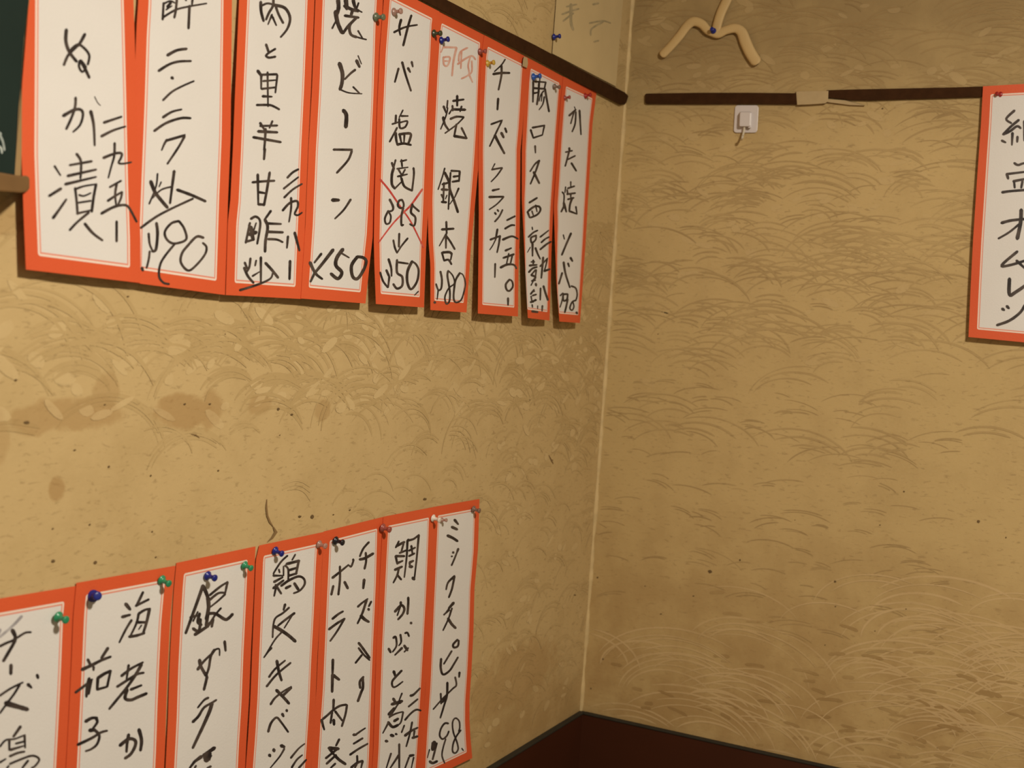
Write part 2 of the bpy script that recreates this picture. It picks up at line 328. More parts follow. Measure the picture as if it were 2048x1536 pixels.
# ---------------------------------------------------------------- handwriting data
INK = {}
def parse(txt):
    cur = None
    for ln in txt.strip().split('\n'):
        if ln[0] == '@':
            p = ln[1:].split(); cur = (int(p[0]), float(p[1]), float(p[2]), float(p[3]), p[4] if len(p) > 4 else 'k')
        else:
            v = [float(q) for q in ln.split()]; s, x0, y0, sc, kind = cur
            pts = [(x0+v[i]/sc, y0+v[i+1]/sc) for i in range(1, len(v)-1, 2)]
            if len(pts) > 0: INK.setdefault((s, kind), []).append((v[0]/sc, pts))
parse('''@0 0 0 5.12
34 680 305 675 420 710 530 785 630
30 870 350 820 440 780 480 730 530 690 580 655 665
30 730 505 800 455 870 500 915 570 900 660
30 880 690 825 620 810 680 840 735 875 710
34 825 620 870 700 915 795
30 775 1000 770 1090 735 1200 680 1320
32 650 1185 760 1125 830 1125 850 1180 820 1280 750 1350
32 930 1140 960 1280 970 1490
11 970 990 1000 1050 1030 1080
30 1065 1255 1245 1195
30 1040 1395 1160 1335 1285 1295
@0 0 300 5.12
26 1175 -70 1170 60 1140 170 1110 285
28 1060 80 1180 35 1245 35 1240 80 1215 130 1260 140 1345 125
26 1125 380 1240 315
26 1105 520 1180 470 1250 430
26 1195 350 1180 450 1190 565
26 1250 430 1240 490 1210 560
28 1040 650 1150 590 1240 565 1300 570 1340 620 1400 735
28 1195 730 1195 935
26 560 165 620 260
32 505 470 625 395
30 545 695 600 620 680 505
32 785 40 830 120 825 290
28 715 155 940 115
28 695 265 985 200
28 670 350 985 275
26 770 390 785 520 795 655
24 775 400 860 370 985 350
30 985 350 960 480 940 630
22 810 460 860 470 930 440
22 800 540 930 520
24 790 650 940 615
28 715 820 790 740 910 640
32 870 755 950 850 1050 925
@1 260 0 5.12
26 345 30 335 200
24 345 40 410 10 460 30
26 480 0 470 100 455 180
26 335 180 470 100 610 65 785 35
30 385 70 420 25
18 370 100 430 60
20 570 0 580 5
26 640 0 635 50
28 610 60 600 290
30 385 565 480 515 580 500
30 295 725 400 660 500 630 625 625
42 430 795 440 805
28 340 1025 430 940 540 880 655 830
28 340 1200 430 1145 530 1120
30 250 1340 370 1260 520 1210 620 1210
@1 260 290 4.8
24 355 -50 330 -10 305 50
26 351 -43 351 -43 530 -95 530 -95 470 15 360 180
32 200 350 240 450 300 530 360 600
18 265 275 250 400 185 565
16 300 355 280 400
26 425 250 405 400 385 560
18 215 510 300 430 400 400
32 455 430 590 480 725 540
22 105 795 250 690 400 610 605 515
28 255 750 265 850 250 1000 215 1020
26 180 850 190 950 220 1020
20 190 1020 180 1100 160 1180
26 115 1180 125 1205
26 470 730 400 750 340 820 340 880 380 930 440 945 540 905 520 800 470 730
24 430 950 340 1060 290 1150 280 1260 320 1320 375 1335
26 705 890 640 880 560 960 500 1040 490 1130 560 1205 640 1150 720 1050 735 980 700 940
@2 460 0 5.12
28 315 20 320 120 345 215
24 320 60 380 35 440 45
28 445 0 440 60 400 130 370 200
30 440 50 560 80 615 180 590 290 520 380
26 470 70 500 150 545 235
22 430 150 390 250
22 435 170 475 260
28 370 455 395 530
26 465 500 400 540 370 570 400 590 465 580
30 285 725 325 780
26 320 770 320 910
26 325 765 480 760
26 485 770 465 950
20 340 830 470 820
26 325 910 460 895
24 385 740 390 1090
26 335 985 430 990
28 275 1075 400 1075 450 1090 505 1120
28 310 1260 355 1330
24 435 1240 405 1310
24 310 1290 485 1285
28 290 1345 485 1355
28 240 1405 380 1430 520 1455
26 365 1320 358 1450 350 1536
@2 450 300 4.8
24 383 -10 375 90
26 315 235 320 520
26 430 215 400 400 375 530
26 265 310 375 300 475 295
24 330 405 390 415
26 320 520 375 525
22 600 265 650 215 705 185
22 565 370 640 310 705 260
22 570 455 650 380 740 325
22 635 460 635 560 615 690
22 555 580 620 510 690 490 700 540 670 610 700 625 740 600
24 605 830 595 940
26 670 795 690 870 715 965
64 788 942 792 948
24 625 1065 620 1240
26 250 660 300 640 340 700 310 900
24 240 700 200 890
22 230 720 260 800 300 700
28 200 880 280 860
40 235 810 300 790
36 250 740 270 860
26 440 585 380 670
28 385 670 410 740 390 870 385 975
26 415 705 540 710
26 415 785 555 790
26 415 855 500 860 555 885
28 185 1130 220 1210 275 1275
24 190 1080 215 1140
22 245 1040 235 1120 210 1170
20 300 1060 290 1110
26 345 1030 345 1270
28 390 1085 450 1150 510 1225
18 265 1210 330 1170
24 145 1345 260 1310 370 1270 440 1230 460 1180
@3 600 0 5.12
46 390 0 395 80 375 150
44 365 120 385 230 430 335
18 330 290 375 200
30 440 340 500 260 570 190
44 470 0 480 90
36 455 60 540 100 600 110
16 590 100 635 125
36 545 0 560 60 580 100
20 600 30 580 90
30 460 160 600 180
34 540 100 520 170
34 575 185 510 260 520 350 580 380
18 570 375 620 390 680 405
20 595 315 640 390
44 405 650 435 750 430 850 410 915
24 565 715 520 750 460 810
18 410 915 500 950 635 960
20 545 890 610 955
30 580 620 610 685
14 595 570 630 655
42 445 1130 475 1180 470 1300
@3 590 320 5.12
28 396 -107 396 -107 585 -105 585 -105 545 0 430 130
40 385 410 450 410
26 570 405 500 510 410 600
36 390 920 290 1050 200 1160
24 200 1160 160 1245
24 270 960 200 1050
34 155 1050 210 1160 280 1218
36 490 915 430 1000 420 1080 480 1150 440 1215 370 1165
18 470 950 555 1000
34 640 990 580 1080 590 1190 640 1215 700 1130 730 1040 700 1000 640 990
@4 740 0 6.827
34 330 440 430 390 520 360 645 340
34 425 270 400 380 415 480
34 565 210 520 360 455 620
34 390 935 340 1120
34 440 850 490 1030 560 1240
36 570 845 585 910
36 520 930 550 985
@4 740 210 6.827
30 355 140 350 250
28 305 260 400 230
30 370 310 340 370 270 500
24 450 70 400 170
26 430 150 520 150
28 400 190 410 310 480 300 510 220 410 240
34 350 380 360 480 375 540
32 400 400 550 390 545 470 520 530
30 405 400 430 520
26 470 410 465 520
36 375 540 460 525 560 545
34 300 790 325 860
36 325 860 300 950 300 1080 340 1140
26 350 750 325 850
24 340 1140 430 1050
26 420 770 500 750
26 430 750 440 840
26 370 870 520 850
28 390 880 430 950
30 380 975 510 945
26 480 880 420 990
32 430 1000 470 1110 575 1170
30 595 860 600 950 575 1170
@4 740 410 6.827
32 270 -75 315 20 305 75 240 90
30 250 80 205 180 220 255 270 240 285 150 250 90
30 440 -70 400 -60 380 0 410 40 455 30 460 -20 440 -70
30 455 40 430 150 430 270 455 270
32 580 -10 560 100 620 170 605 280 545 260
28 585 10 670 85
30 320 480 340 580 370 650
28 400 390 395 570
28 515 455 430 560 370 655
34 255 740 290 860 295 970
32 225 890 260 970
28 140 920 180 1040 245 1125
30 265 980 248 1125
32 370 750 370 920 440 980 440 1100 370 1140 320 1080
30 375 780 520 800
34 575 770 515 900 510 1050 560 1150 640 1050 665 900 630 810 575 770
22 660 1180 610 1230
@4 740 410 6.827 r
28 140 -350 260 -205 400 0 450 70 570 250 730 580
28 715 -215 560 0 450 110 300 270 120 510
@5 850 40 6.827 p
28 250 370 430 375
28 430 380 390 560 370 760
18 250 370 220 440
26 250 510 340 510 310 620 260 610 250 510
22 260 560 330 560
24 580 380 480 440 460 560
26 450 600 550 530 640 490 690 540
26 500 430 490 660
24 620 500 590 620 600 740 500 800
24 610 760 650 850
22 640 560 640 700 600 750
@5 850 40 6.827
32 440 1035 440 1170
30 385 1105 530 1085
32 375 1170 380 1240
24 330 1280 380 1200
36 390 1220 550 1225
26 500 1180 480 1250
26 310 1100 300 1200
32 255 1180 290 1270
22 310 1200 290 1300 215 1490
36 250 1330 270 1420 330 1510
34 350 1350 430 1320 530 1325
24 530 1330 430 1430 275 1545
@5 850 250 6.827
28 430 -10 400 150
34 400 150 570 180
30 500 40 570 180
24 270 590 240 700 180 880
36 270 650 330 780 340 880 400 1040 450 1190
28 240 810 310 790
34 230 880 310 885
26 260 790 250 1060
28 225 950 250 1000
20 300 960 280 1010
34 230 1050 290 1055
32 360 625 480 630
28 475 640 465 770
22 350 650 335 880 320 1150
32 390 705 465 695
30 375 775 465 760
28 460 865 410 980
18 410 980 340 1080
@5 840 420 6.827
30 360 160 365 320
36 300 265 460 255
24 355 330 265 490
28 355 330 355 520
28 365 360 420 440 475 535
28 300 580 330 690
36 310 580 400 575 435 600
22 435 600 420 680
32 330 690 390 680 430 740
28 280 840 300 950 290 1070 250 1090 220 1010
22 250 1090 235 1220
40 200 1260 210 1265
26 385 830 375 900 400 1050 410 1150 400 1250 360 1280 340 1200 360 1130 400 1060 470 1000 450 900 390 830
26 545 860 490 950 470 1050 460 1200 490 1260 560 1230 600 1120 620 1000 590 890 545 860
@6 940 80 6.827
20 480 265 430 340 335 430
36 320 465 430 450 540 450
30 430 350 430 480 390 680
32 385 800 375 950
28 290 1150 290 1150 440 1095 440 1095 360 1260 270 1450
36 430 1270 460 1330
30 480 1205 500 1260
@6 940 260 6.827
36 340 75 400 190 470 320
20 340 460 295 545
28 300 540 440 515
24 440 520 370 620 290 705
30 310 825 400 805
32 265 915 460 910
22 460 915 370 1010 265 1085
30 340 1130 355 1150
28 375 1090 390 1110
26 445 1090 400 1180 340 1250
@6 940 425 6.827
28 505 105 615 50
28 480 220 560 175 610 175
32 450 370 570 325 655 360
30 375 230 350 370
20 350 370 310 450 270 510
28 280 370 410 320
32 410 320 395 430 370 545
28 485 520 565 485
30 455 620 600 570
22 530 560 500 700
24 580 580 555 690
34 420 750 510 710 600 715 635 765
28 345 700 340 885
28 540 915 490 980 500 1050 540 1070 585 1010 575 940 540 915
32 520 1170 520 1265
@7 1030 100 6.827
32 250 430 245 710
28 260 430 420 440
28 330 430 320 600 300 745
30 250 520 410 530
26 420 440 400 540
26 260 590 310 580
20 340 330 340 430
30 410 530 430 650 465 840
22 400 640 380 740 330 815
20 390 560 350 620 330 700
20 370 600 360 700
28 215 1090 250 1200
26 240 1060 405 1030
28 400 1040 375 1160
28 250 1200 375 1160
28 275 1310 280 1405
@7 1020 280 6.827
28 400 280 340 330 275 430
28 400 280 350 430 280 600
32 325 440 400 590
30 265 855 370 790
32 240 980 270 1060
28 250 970 330 910 400 910 415 960 370 1020 280 1060
24 300 970 320 1030
22 350 890 370 980
@7 1030 430 6.827
18 235 165 240 200
26 185 300 250 240 310 210
28 290 280 220 310 230 380 280 340 290 290
28 240 390 240 560
16 210 440 170 510
28 280 450 310 530 345 600
26 345 300 460 210
26 360 375 410 330 465 300
28 345 470 430 400 490 365
28 385 580 375 700 360 860
26 345 700 400 640 445 590
24 440 600 420 700 400 760
32 400 765 475 740
26 350 1000 345 1160
32 390 970 415 1060 450 1160
26 375 1240 370 1310
30 250 620 250 680
22 220 640 270 640
28 200 690 300 680
26 190 780 240 730 300 710
24 280 750 220 820
30 225 820 280 850 240 900
26 290 750 280 850
26 230 900 280 890
20 250 900 220 960
32 285 940 290 965
26 260 1020 215 1080
22 240 1050 270 1040
26 240 1100 290 1085
24 220 1110 240 1190 280 1150
28 215 1190 290 1160
22 235 1225 240 1260
18 310 1240 310 1280
30 235 1315 310 1325
@8 1080 130 6.827
14 470 570 490 620
30 400 690 490 610
26 470 620 420 800
26 490 640 480 800 440 910
28 540 620 550 780 560 950
30 400 1135 405 1180
24 350 1190 440 1170
28 400 1170 370 1290 345 1380
26 380 1290 480 1240
30 430 1340 495 1445
@8 1020 280 6.827
20 830 570 830 650
26 790 660 880 630
26 780 680 790 740
30 780 740 890 725
20 760 640 750 720
24 715 710 740 760 730 900
34 735 860 770 980
26 740 900 700 980
26 790 810 870 790
22 830 740 830 800
28 850 790 820 880 810 970
28 810 970 915 1010
24 900 910 915 1010
@8 1030 430 6.827
18 660 270 675 330
28 765 250 700 400 640 545
30 645 790 600 940
30 665 645 690 800 750 990
36 760 585 785 630
30 725 660 740 705
22 620 1100 660 1070 640 1180 615 1260
26 720 1080 660 1090 665 1170 710 1150 720 1080
26 720 1150 700 1250 680 1330
28 770 970 830 1000 850 1090 830 1170
26 830 1165 780 1190 750 1270 780 1300 805 1250 790 1185
34 840 1330 850 1345
@9 0 1180 8.533 p
60 0 680 -30 760
50 370 450 230 600 0 800
@9 0 1180 8.533
46 0 960 120 900 200 870 300 810 430 730 530 720
80 215 690 250 760 265 810
60 255 820 240 900 60 1210
60 190 1280 185 1430
52 635 1450 650 1500
@9 0 1356 8.533
56 480 110 540 165
40 0 300 180 180 390 75
46 340 110 250 260 130 420 0 600
90 110 430 240 470 470 535
50 350 830 230 1000
40 0 1170 100 1060 250 1040 430 970
50 420 980 430 1190
50 160 1060 160 1230
36 270 1120 420 1080
44 180 1225 400 1160
44 170 1335 300 1280 420 1255
44 170 1465 350 1390 520 1330 620 1340 670 1400 600 1500 540 1536
44 480 1410 380 1536
40 0 1440 100 1380
40 150 1500 120 1536
@10 140 1130 6.982
54 780 545 840 620
44 730 725 840 695
38 860 770 780 900 690 1080
40 1020 380 930 570
40 920 570 1100 480
36 960 680 1040 630 1120 610
34 960 680 930 810 850 980
46 1110 620 1070 800 1020 960
44 930 800 1060 800
44 830 1000 930 985 1040 950
26 1000 840 960 900
44 530 1160 440 1300
44 250 1320 290 1400
44 170 1460 300 1400 440 1330 570 1280
40 330 1420 330 1470
@10 140 1316 6.982
44 270 285 240 390 230 540
44 80 480 200 390 310 300
50 290 320 260 500
40 390 280 380 440
44 390 280 480 220 570 180
38 565 190 520 400
42 380 440 520 400
40 820 100 790 300
44 720 250 850 150 1020 60
40 1000 90 900 260 780 430 640 600 550 710
44 660 400 800 310 930 230 1030 205
44 800 440 770 560 850 585 950 545 1070 495
44 850 440 1000 380
50 220 885 300 840 380 835
42 370 850 380 900 310 1000
60 280 1010 340 1005
44 340 1000 410 1080 380 1200 300 1270 220 1300
46 110 1210 300 1120 430 1040 520 1015
44 820 1070 800 1180 790 1310
44 700 1220 820 1130 910 1150 910 1230 850 1340 770 1400
46 965 1000 1000 1150 985 1290
@11 340 1090 5.389
36 355 440 270 680 170 950
38 355 440 400 540 420 650 390 870
26 430 540 540 450 620 400
26 620 400 595 520
26 430 590 520 520 595 515
26 595 530 520 600 420 680
46 410 570 415 680 390 800
36 410 740 490 740 590 800 630 790 675 745
24 550 680 490 750 440 830
40 400 880 440 830
22 300 720 250 820
34 320 740 300 830 340 860
26 220 780 290 760
36 250 900 300 930 320 900 330 800
36 270 965 400 880
26 450 880 470 800
32 480 1130 440 1200 420 1320 390 1410
40 320 1240 330 1300 390 1410
30 300 1340 350 1270 440 1180
24 480 1130 530 1120 535 1190
34 590 1040 600 1140
24 400 1420 370 1536
@11 340 1346 8.084
50 580 0 600 60
44 600 60 580 150 550 270
36 620 400 550 440 450 560
44 370 790 460 700 550 560 680 480 750 435
54 680 490 640 620 540 850 460 1020 370 1210
60 720 1210 620 1280 540 1330
120 620 1310 590 1400
60 510 1350 400 1430
50 400 1430 320 1536
40 420 1500 400 1536
40 660 1510 600 1536
@12 500 1070 6.4
26 480 265 400 340 320 460 300 500
26 370 440 380 480
30 300 520 420 520
34 310 600 420 540
34 300 680 430 580
36 330 640 400 750
28 340 640 310 780
22 430 400 430 520
24 580 250 540 320
36 470 370 630 330
32 450 390 490 440 490 580
30 625 330 590 500
30 500 450 600 420
30 500 520 600 490
30 400 650 500 580 620 530 690 560 700 630 640 710 560 745
36 460 680 520 650
40 570 620 620 700
32 450 890 430 960
30 500 930 420 1000 330 1060 300 1150 290 1310
32 570 1000 460 1080 360 1160
22 540 1030 440 1190
44 310 1170 400 1220 500 1290 580 1360
26 400 1250 320 1340 200 1536
@12 500 1296 6.4
28 275 0 230 50 180 120
36 345 165 370 300 405 415
30 245 370 320 270 450 160
30 215 490 340 340 520 190
36 340 540 420 620 500 710
32 265 720 320 640 420 560 530 495
36 430 600 530 510
34 235 1070 270 960 340 890 400 950 490 1075
40 415 845 430 875
38 470 795 475 810
50 400 1250 440 1265
24 440 1290 380 1390 260 1536
42 305 1300 310 1320
42 250 1370 260 1385
26 525 1405 620 1290 700 1225
26 535 1530 600 1430 670 1370
26 625 1536 720 1430
@13 630 1050 6.4
30 690 220 620 300 575 400
36 575 440 640 425 745 365
30 650 355 655 460 635 560
36 630 700 618 810
30 550 1045 600 1000 675 945
30 660 960 610 1120 545 1260
42 590 1165 640 1210 690 1240
28 720 980 690 1040
40 685 1075 690 1085
34 490 440 490 450
26 495 450 465 530 440 520
32 225 675 320 600 430 510
32 320 530 320 700 300 890
34 235 780 210 890
36 380 730 420 810
30 225 1200 300 1140 360 1105
30 180 1335 280 1260 380 1200
30 370 1210 290 1350 195 1485
34 560 1510 600 1560 700 1700
@13 630 1296 6.4
32 560 0 620 80 700 155
28 600 90 520 190
34 620 370 575 430 580 510
34 610 380 615 500 590 570 550 680
38 230 150 225 340
34 225 340 220 560
46 235 350 310 405
30 240 660 235 800
30 100 910 160 860 240 790 320 740 400 725
30 410 730 390 850 345 1000
34 85 920 100 980 120 1045
30 260 810 350 930
40 240 920 245 980
30 220 820 200 960
38 495 1110 530 1110
28 520 1110 590 1060 645 1025
28 495 1225 610 1155
28 450 1365 560 1290 675 1225
28 540 1380 540 1470 510 1536
32 465 1530 540 1470 610 1445
28 610 1450 590 1536
30 310 1170 270 1250
44 180 1280 300 1290
36 190 1290 240 1360
30 140 1410 290 1290
30 150 1480 270 1370
36 250 1370 310 1430 390 1485
32 260 1480 200 1536
@14 740 1020 6.4
26 370 400 330 480
36 340 460 440 410
26 430 430 400 540
30 380 550 480 510
32 330 590 440 590
30 330 590 350 690
32 350 680 420 650
34 320 765 410 725
30 370 740 350 830 300 930
28 350 830 400 890
30 480 390 470 600 440 860
40 490 385 500 390
28 490 390 560 370 625 320
28 625 320 600 600 570 870
46 550 870 565 885
28 530 460 545 570
26 500 520 580 480
30 500 590 570 555
30 510 670 555 650
30 510 670 510 720
42 510 725 540 725
30 395 1180 395 1220
30 320 1300 400 1220 440 1260 420 1330 360 1400
26 390 1230 350 1350
34 490 1120 490 1200 480 1330
40 525 1445 530 1450
@14 740 1260 6.4
28 450 40 480 35 500 80
28 300 100 330 90 340 200 290 280
30 240 240 265 285
30 410 230 320 320
34 440 200 480 260
24 490 230 440 280
26 390 60 400 150 370 200
@14 740 1296 6.4
34 305 300 330 370
30 405 290 330 370 285 430 290 490 330 495 420 430
24 410 580 370 680
40 300 650 330 700 
40 280 720 410 680
34 310 700 390 700
34 240 850 310 770
26 250 880 330 840 420 815
24 425 820 400 940 370 980
34 310 935 360 905
36 235 950 290 1010 360 985
24 240 950 165 1090
26 370 700 250 890
44 205 1190 225 1195
40 270 1115 300 1125
34 330 1100 345 1105
24 440 990 405 1080
30 520 610 560 595 640 515
26 495 750 610 655
30 450 920 520 840 590 790 650 800
24 540 950 510 1100 465 1260
32 450 1120 530 1060 610 1020
26 570 1060 560 1140
34 545 1150 610 1130
30 375 1230 375 1536
24 270 1350 210 1536
28 370 1370 260 1536
36 510 1380 560 1370
22 500 1400 450 1536
20 560 1400 530 1536
@15 840 990 6.4
34 445 320 490 375
34 410 410 475 440
34 355 520 420 550 480 590
34 425 735 430 740
28 405 785 415 785
36 490 690 475 730
24 475 730 440 820 405 900
30 440 1040 360 1120 335 1210
36 440 1040 430 1080
28 435 1080 410 1200 370 1310
34 430 1380 370 1450
24 390 1430 310 1536
24 410 1450 380 1536
@15 830 1220 6.4
24 440 0 370 60
24 465 0 430 110 360 260
36 425 110 470 180 520 230
26 545 380 490 440 500 480 550 460 560 390
28 470 525 370 690
30 335 625 330 740 360 825 440 780 500 690 550 605
24 515 860 530 960 480 1010 340 1150 235 1270
28 570 800 565 860
28 415 930 410 1090 380 1200 325 1380
28 330 1070 335 1200
30 350 1180 410 1100
@15 830 1376 9.6
40 640 680 570 680 500 780 475 910 530 980 610 920 650 830
34 590 980 540 1150 520 1300 570 1440
36 880 810 800 920 740 1050 720 1180 740 1240 790 1240 830 1160 800 1020 740 860 720 700 740 610 790 580 850 640 860 760 840 830
90 370 1050 340 1180
40 420 1060 340 1370
26 280 1180 240 1340
50 285 1410 340 1440 425 1405
26 900 1160 930 1200
@16 1920 160 8
44 870 490 740 620 820 690
44 940 640 820 740 690 870
44 690 870 800 820 910 740 970 770
44 840 850 830 1040
44 920 910 915 990
40 670 970 730 1000
52 1030 660 1030 970
40 1030 680 1250 640
48 1250 640 1230 960 1180 930
44 1140 540 1120 760 1070 860
40 1130 740 1190 860
44 870 1330 930 1360 1030 1330 1250 1300
@16 1920 300 3.84
22 360 185 370 220
20 360 185 560 160
20 555 165 545 220
18 410 240 490 225 550 220
18 415 240 420 290
18 480 240 470 290
24 325 325 400 315 600 300
32 470 460 465 560 440 680
22 320 560 400 540 560 525
20 465 560 380 630 295 680
22 440 780 320 885 380 885 500 850
20 435 850 500 910
26 380 990 380 1110 430 1090 560 1000
26 325 1220 340 1230
22 360 1200 375 1215
24 500 1190 460 1250 380 1310 285 1345''')
def smooth(pts, m=5):
    if len(pts) < 3: 
        (a, b), (c, d) = pts[0], pts[-1]; return [(a+(c-a)*i/5, b+(d-b)*i/5) for i in range(6)]
    P = [pts[0]]+pts+[pts[-1]]; out = []
    for i in range(1, len(P)-2):
        p0, p1, p2, p3 = P[i-1:i+3]
        if p1 == p2: continue
        for j in range(m):
            t = j/m; f = []
            for q in (0, 1):
                f.append(.5*(2*p1[q]+(p2[q]-p0[q])*t+(2*p0[q]-5*p1[q]+4*p2[q]-p3[q])*t*t+(3*p1[q]-p0[q]-3*p2[q]+p3[q])*t**3))
            out.append(tuple(f))
    return out+[pts[-1]]
def strokes(name, L, place, mat, parent, seed=0, wk=1.06):
    rd = random.Random(seed); V = []; Fc = []
    for k_, (w, pts) in enumerate(L):
        pts = smooth(pts); n = len(pts); b0 = len(V); e = k_*.0000015
        d = [(pts[min(n-1, i+1)][0]-pts[max(0, i-1)][0], pts[min(n-1, i+1)][1]-pts[max(0, i-1)][1]) for i in range(n)]
        ang = [math.atan2(q[1], q[0]) for q in d]
        t1 = rd.uniform(.86, 1.12); t2 = rd.uniform(.62, .95); h = w*wk/2
        left = []; right = []
        for i, (x, y) in enumerate(pts):
            t = i/(n-1); ww = h*(t1+(t2-t1)*t)*rd.uniform(.95, 1.05)
            left.append((x-math.sin(ang[i])*ww, y+math.cos(ang[i])*ww)); right.append((x+math.sin(ang[i])*ww, y-math.cos(ang[i])*ww))
        for l_, r_ in zip(left, right): V.append(place(*l_, e)); V.append(place(*r_, e))
        for i in range(n-1): Fc.append((b0+2*i, b0+2*i+1, b0+2*i+3, b0+2*i+2))
        for (x, y), an, ww, i0 in ((pts[0], ang[0]+math.pi, h*t1, b0), (pts[-1], ang[-1], h*t2, b0+2*n-2)):     # blunt rounded ends
            c0 = len(V); V.append(place(x, y, e))
            for j in range(7):
                q = an-math.pi/2+math.pi*j/6; V.append(place(x+math.cos(q)*ww*.8*(1 if j in (0, 6) else 1), y+math.sin(q)*ww*.8, e))
            for j in range(6): Fc.append((c0, c0+1+j, c0+2+j))
    return stuff(mesh(name, V, Fc, mat, parent))

# ---------------------------------------------------------------- menu strips
def interp(L, v):
    for (a, pa), (b, pb) in zip(L, L[1:]):
        if v <= b or b == L[-1][0]:
            t = (v-a)/(b-a) if b > a else 0; return pa+(pb-pa)*t
def edge(pts, fn):
    w = [fn(x, y) for x, y in pts]; z0, z1 = w[0].z, w[-1].z
    return z0, z1, [((z0-q.z)/(z0-z1), q) for q in w]
def strip(idx, fn, L, R, D, label, group, ucut=None, axis='y', wrink=1.0):
    zl0, zl1, EL = edge(L, fn); zr0, zr1, ER = edge(R, fn)
    H = (lambda p: p.y) if axis == 'y' else (lambda p: p.x)
    def base(u, v): return interp(EL, v).lerp(interp(ER, v), u)
    def depth(u, v):
        u = min(1, max(0, u)); v = min(1, max(0, v)); return D(u, v)
    def inv(px, py):
        q = fn(px, py); u = .5; v = .5
        for _ in range(3):
            z0 = zl0+(zr0-zl0)*u; z1 = zl1+(zr1-zl1)*u; v = (z0-q.z)/(z0-z1); vv = min(1, max(0, v))
            a_, b_ = H(interp(EL, vv)), H(interp(ER, vv)); u = (H(q)-a_)/(b_-a_)
        return u, v
    def to_px(p):
        q = p-CAM; z = q.dot(dv); return 1024+F*q.dot(rv)/z, 768-F*q.dot(uv_)/z
    NU, NV = 14, 56; V = []; Fc = []; UV = []
    for j in range(NV+1):
        v = j/NV
        for i in range(NU+1):
            u = i/NU; x, y = to_px(base(u, v)); V.append(fn(x, y, depth(u, v)))
            c = interp(ucut, v) if ucut else 0; UV.append((c+(1-c)*u, 1-v))
    for j in range(NV):
        for i in range(NU):
            a_ = j*(NU+1)+i; Fc.append((a_, a_+NU+1, a_+NU+2, a_+1))
    o = mesh('menu_strip', V, Fc, M_print, None, False)
    ul = o.data.uv_layers.new(name='UVMap'); 
    for lp in o.data.loops: ul.data[lp.index].uv = UV[lp.vertex_index]
    m = o.modifiers.new('thickness', 'SOLIDIFY'); m.thickness = .0004; m.offset = -1
    tag(o, label, 'menu strip', group)
    def place(x, y, e=0): u, v = inv(x, y); return fn(x, y, depth(u, v)+.00022+e)
    for kind, mat, nm in (('k', M_ink, 'lettering'), ('r', M_red, 'crossing_out'), ('p', M_grey if idx == 9 else M_pale, 'faint_lettering')):
        if (idx, kind) in INK:
            c = strokes(nm, INK[(idx, kind)], place, mat, o, idx)
            if kind == 'r': c['label'] = 'red cross drawn over the old price'
            if kind == 'p': c['label'] = 'faint red lettering at the top' if idx == 5 else 'faint grey stroke'
    o['_d'] = 0; del o['_d']
    return place
def ytop(x): return .524*(x-835)
def ybot(x): return 1516+.527*(944-x)
UP = [  # left edge, right edge (top to bottom)
 ([(50, ytop(50)), (45, 100), (43, 300), (47, 420), (52, 539)], [(266, ytop(266)), (267, 0), (269, 60), (273, 200), (278, 400), (281, 480), (281, 566)]),
 ([(281, ytop(281)), (277, 0), (273, 60), (268, 200), (262, 350), (258, 450), (256, 564)], [(465, ytop(465)), (464, 0), (461, 280), (456, 400), (453, 500), (450, 590)]),
 ([(483, ytop(483)), (478.5, 0), (470, 195), (466, 300), (461, 400), (456, 446), (452, 590)], [(633, ytop(633)), (629, 0), (622, 180), (616, 300), (610, 450), (604, 598)]),
 ([(635, ytop(635)), (631, 0), (624, 180), (617, 300), (611, 450), (602, 597)], [(770, ytop(770)), (766, 0), (763, 60), (759, 200), (751, 380), (746, 470), (738, 540), (731, 607)]),
 ([(771, ytop(771)), (768, 0), (760, 100), (755, 210), (749, 415), (748, 480), (749, 530), (752, 608)], [(879, ytop(879)), (873, 50), (870, 120), (865, 200), (860, 320), (856, 420), (852, 500), (848, 615)]),
 ([(876, ytop(876)), (870, 60), (864, 150), (857, 300), (855, 400), (857, 480), (861, 530), (861, 620)], [(971, ytop(971)), (967, 120), (962, 250), (957, 330), (949, 420), (941, 508), (933, 625)]),
 ([(969, ytop(969)), (963, 110), (959, 200), (957, 300), (958, 425), (957, 527), (956, 627)], [(1056, ytop(1056)), (1053, 138), (1049, 200), (1045, 260), (1041, 300), (1040, 400), (1039, 480), (1037, 540), (1036, 633)]),
 ([(1056, ytop(1056)), (1051, 160), (1047, 240), (1044, 300), (1044, 400), (1047, 460), (1051, 540), (1056, 636)], [(1127, ytop(1127)), (1123, 200), (1117, 276), (1111, 360), (1106, 430), (1103, 500), (1101, 580), (1099, 641)]),
 ([(1127, ytop(1127)), (1122, 200), (1116, 280), (1112, 350), (1108, 412), (1110, 480), (1113, 560), (1119, 643)], [(1193, 184.5), (1185, 247), (1181, 320), (1175, 420), (1171, 489), (1166, 562), (1160, 646)]),
]
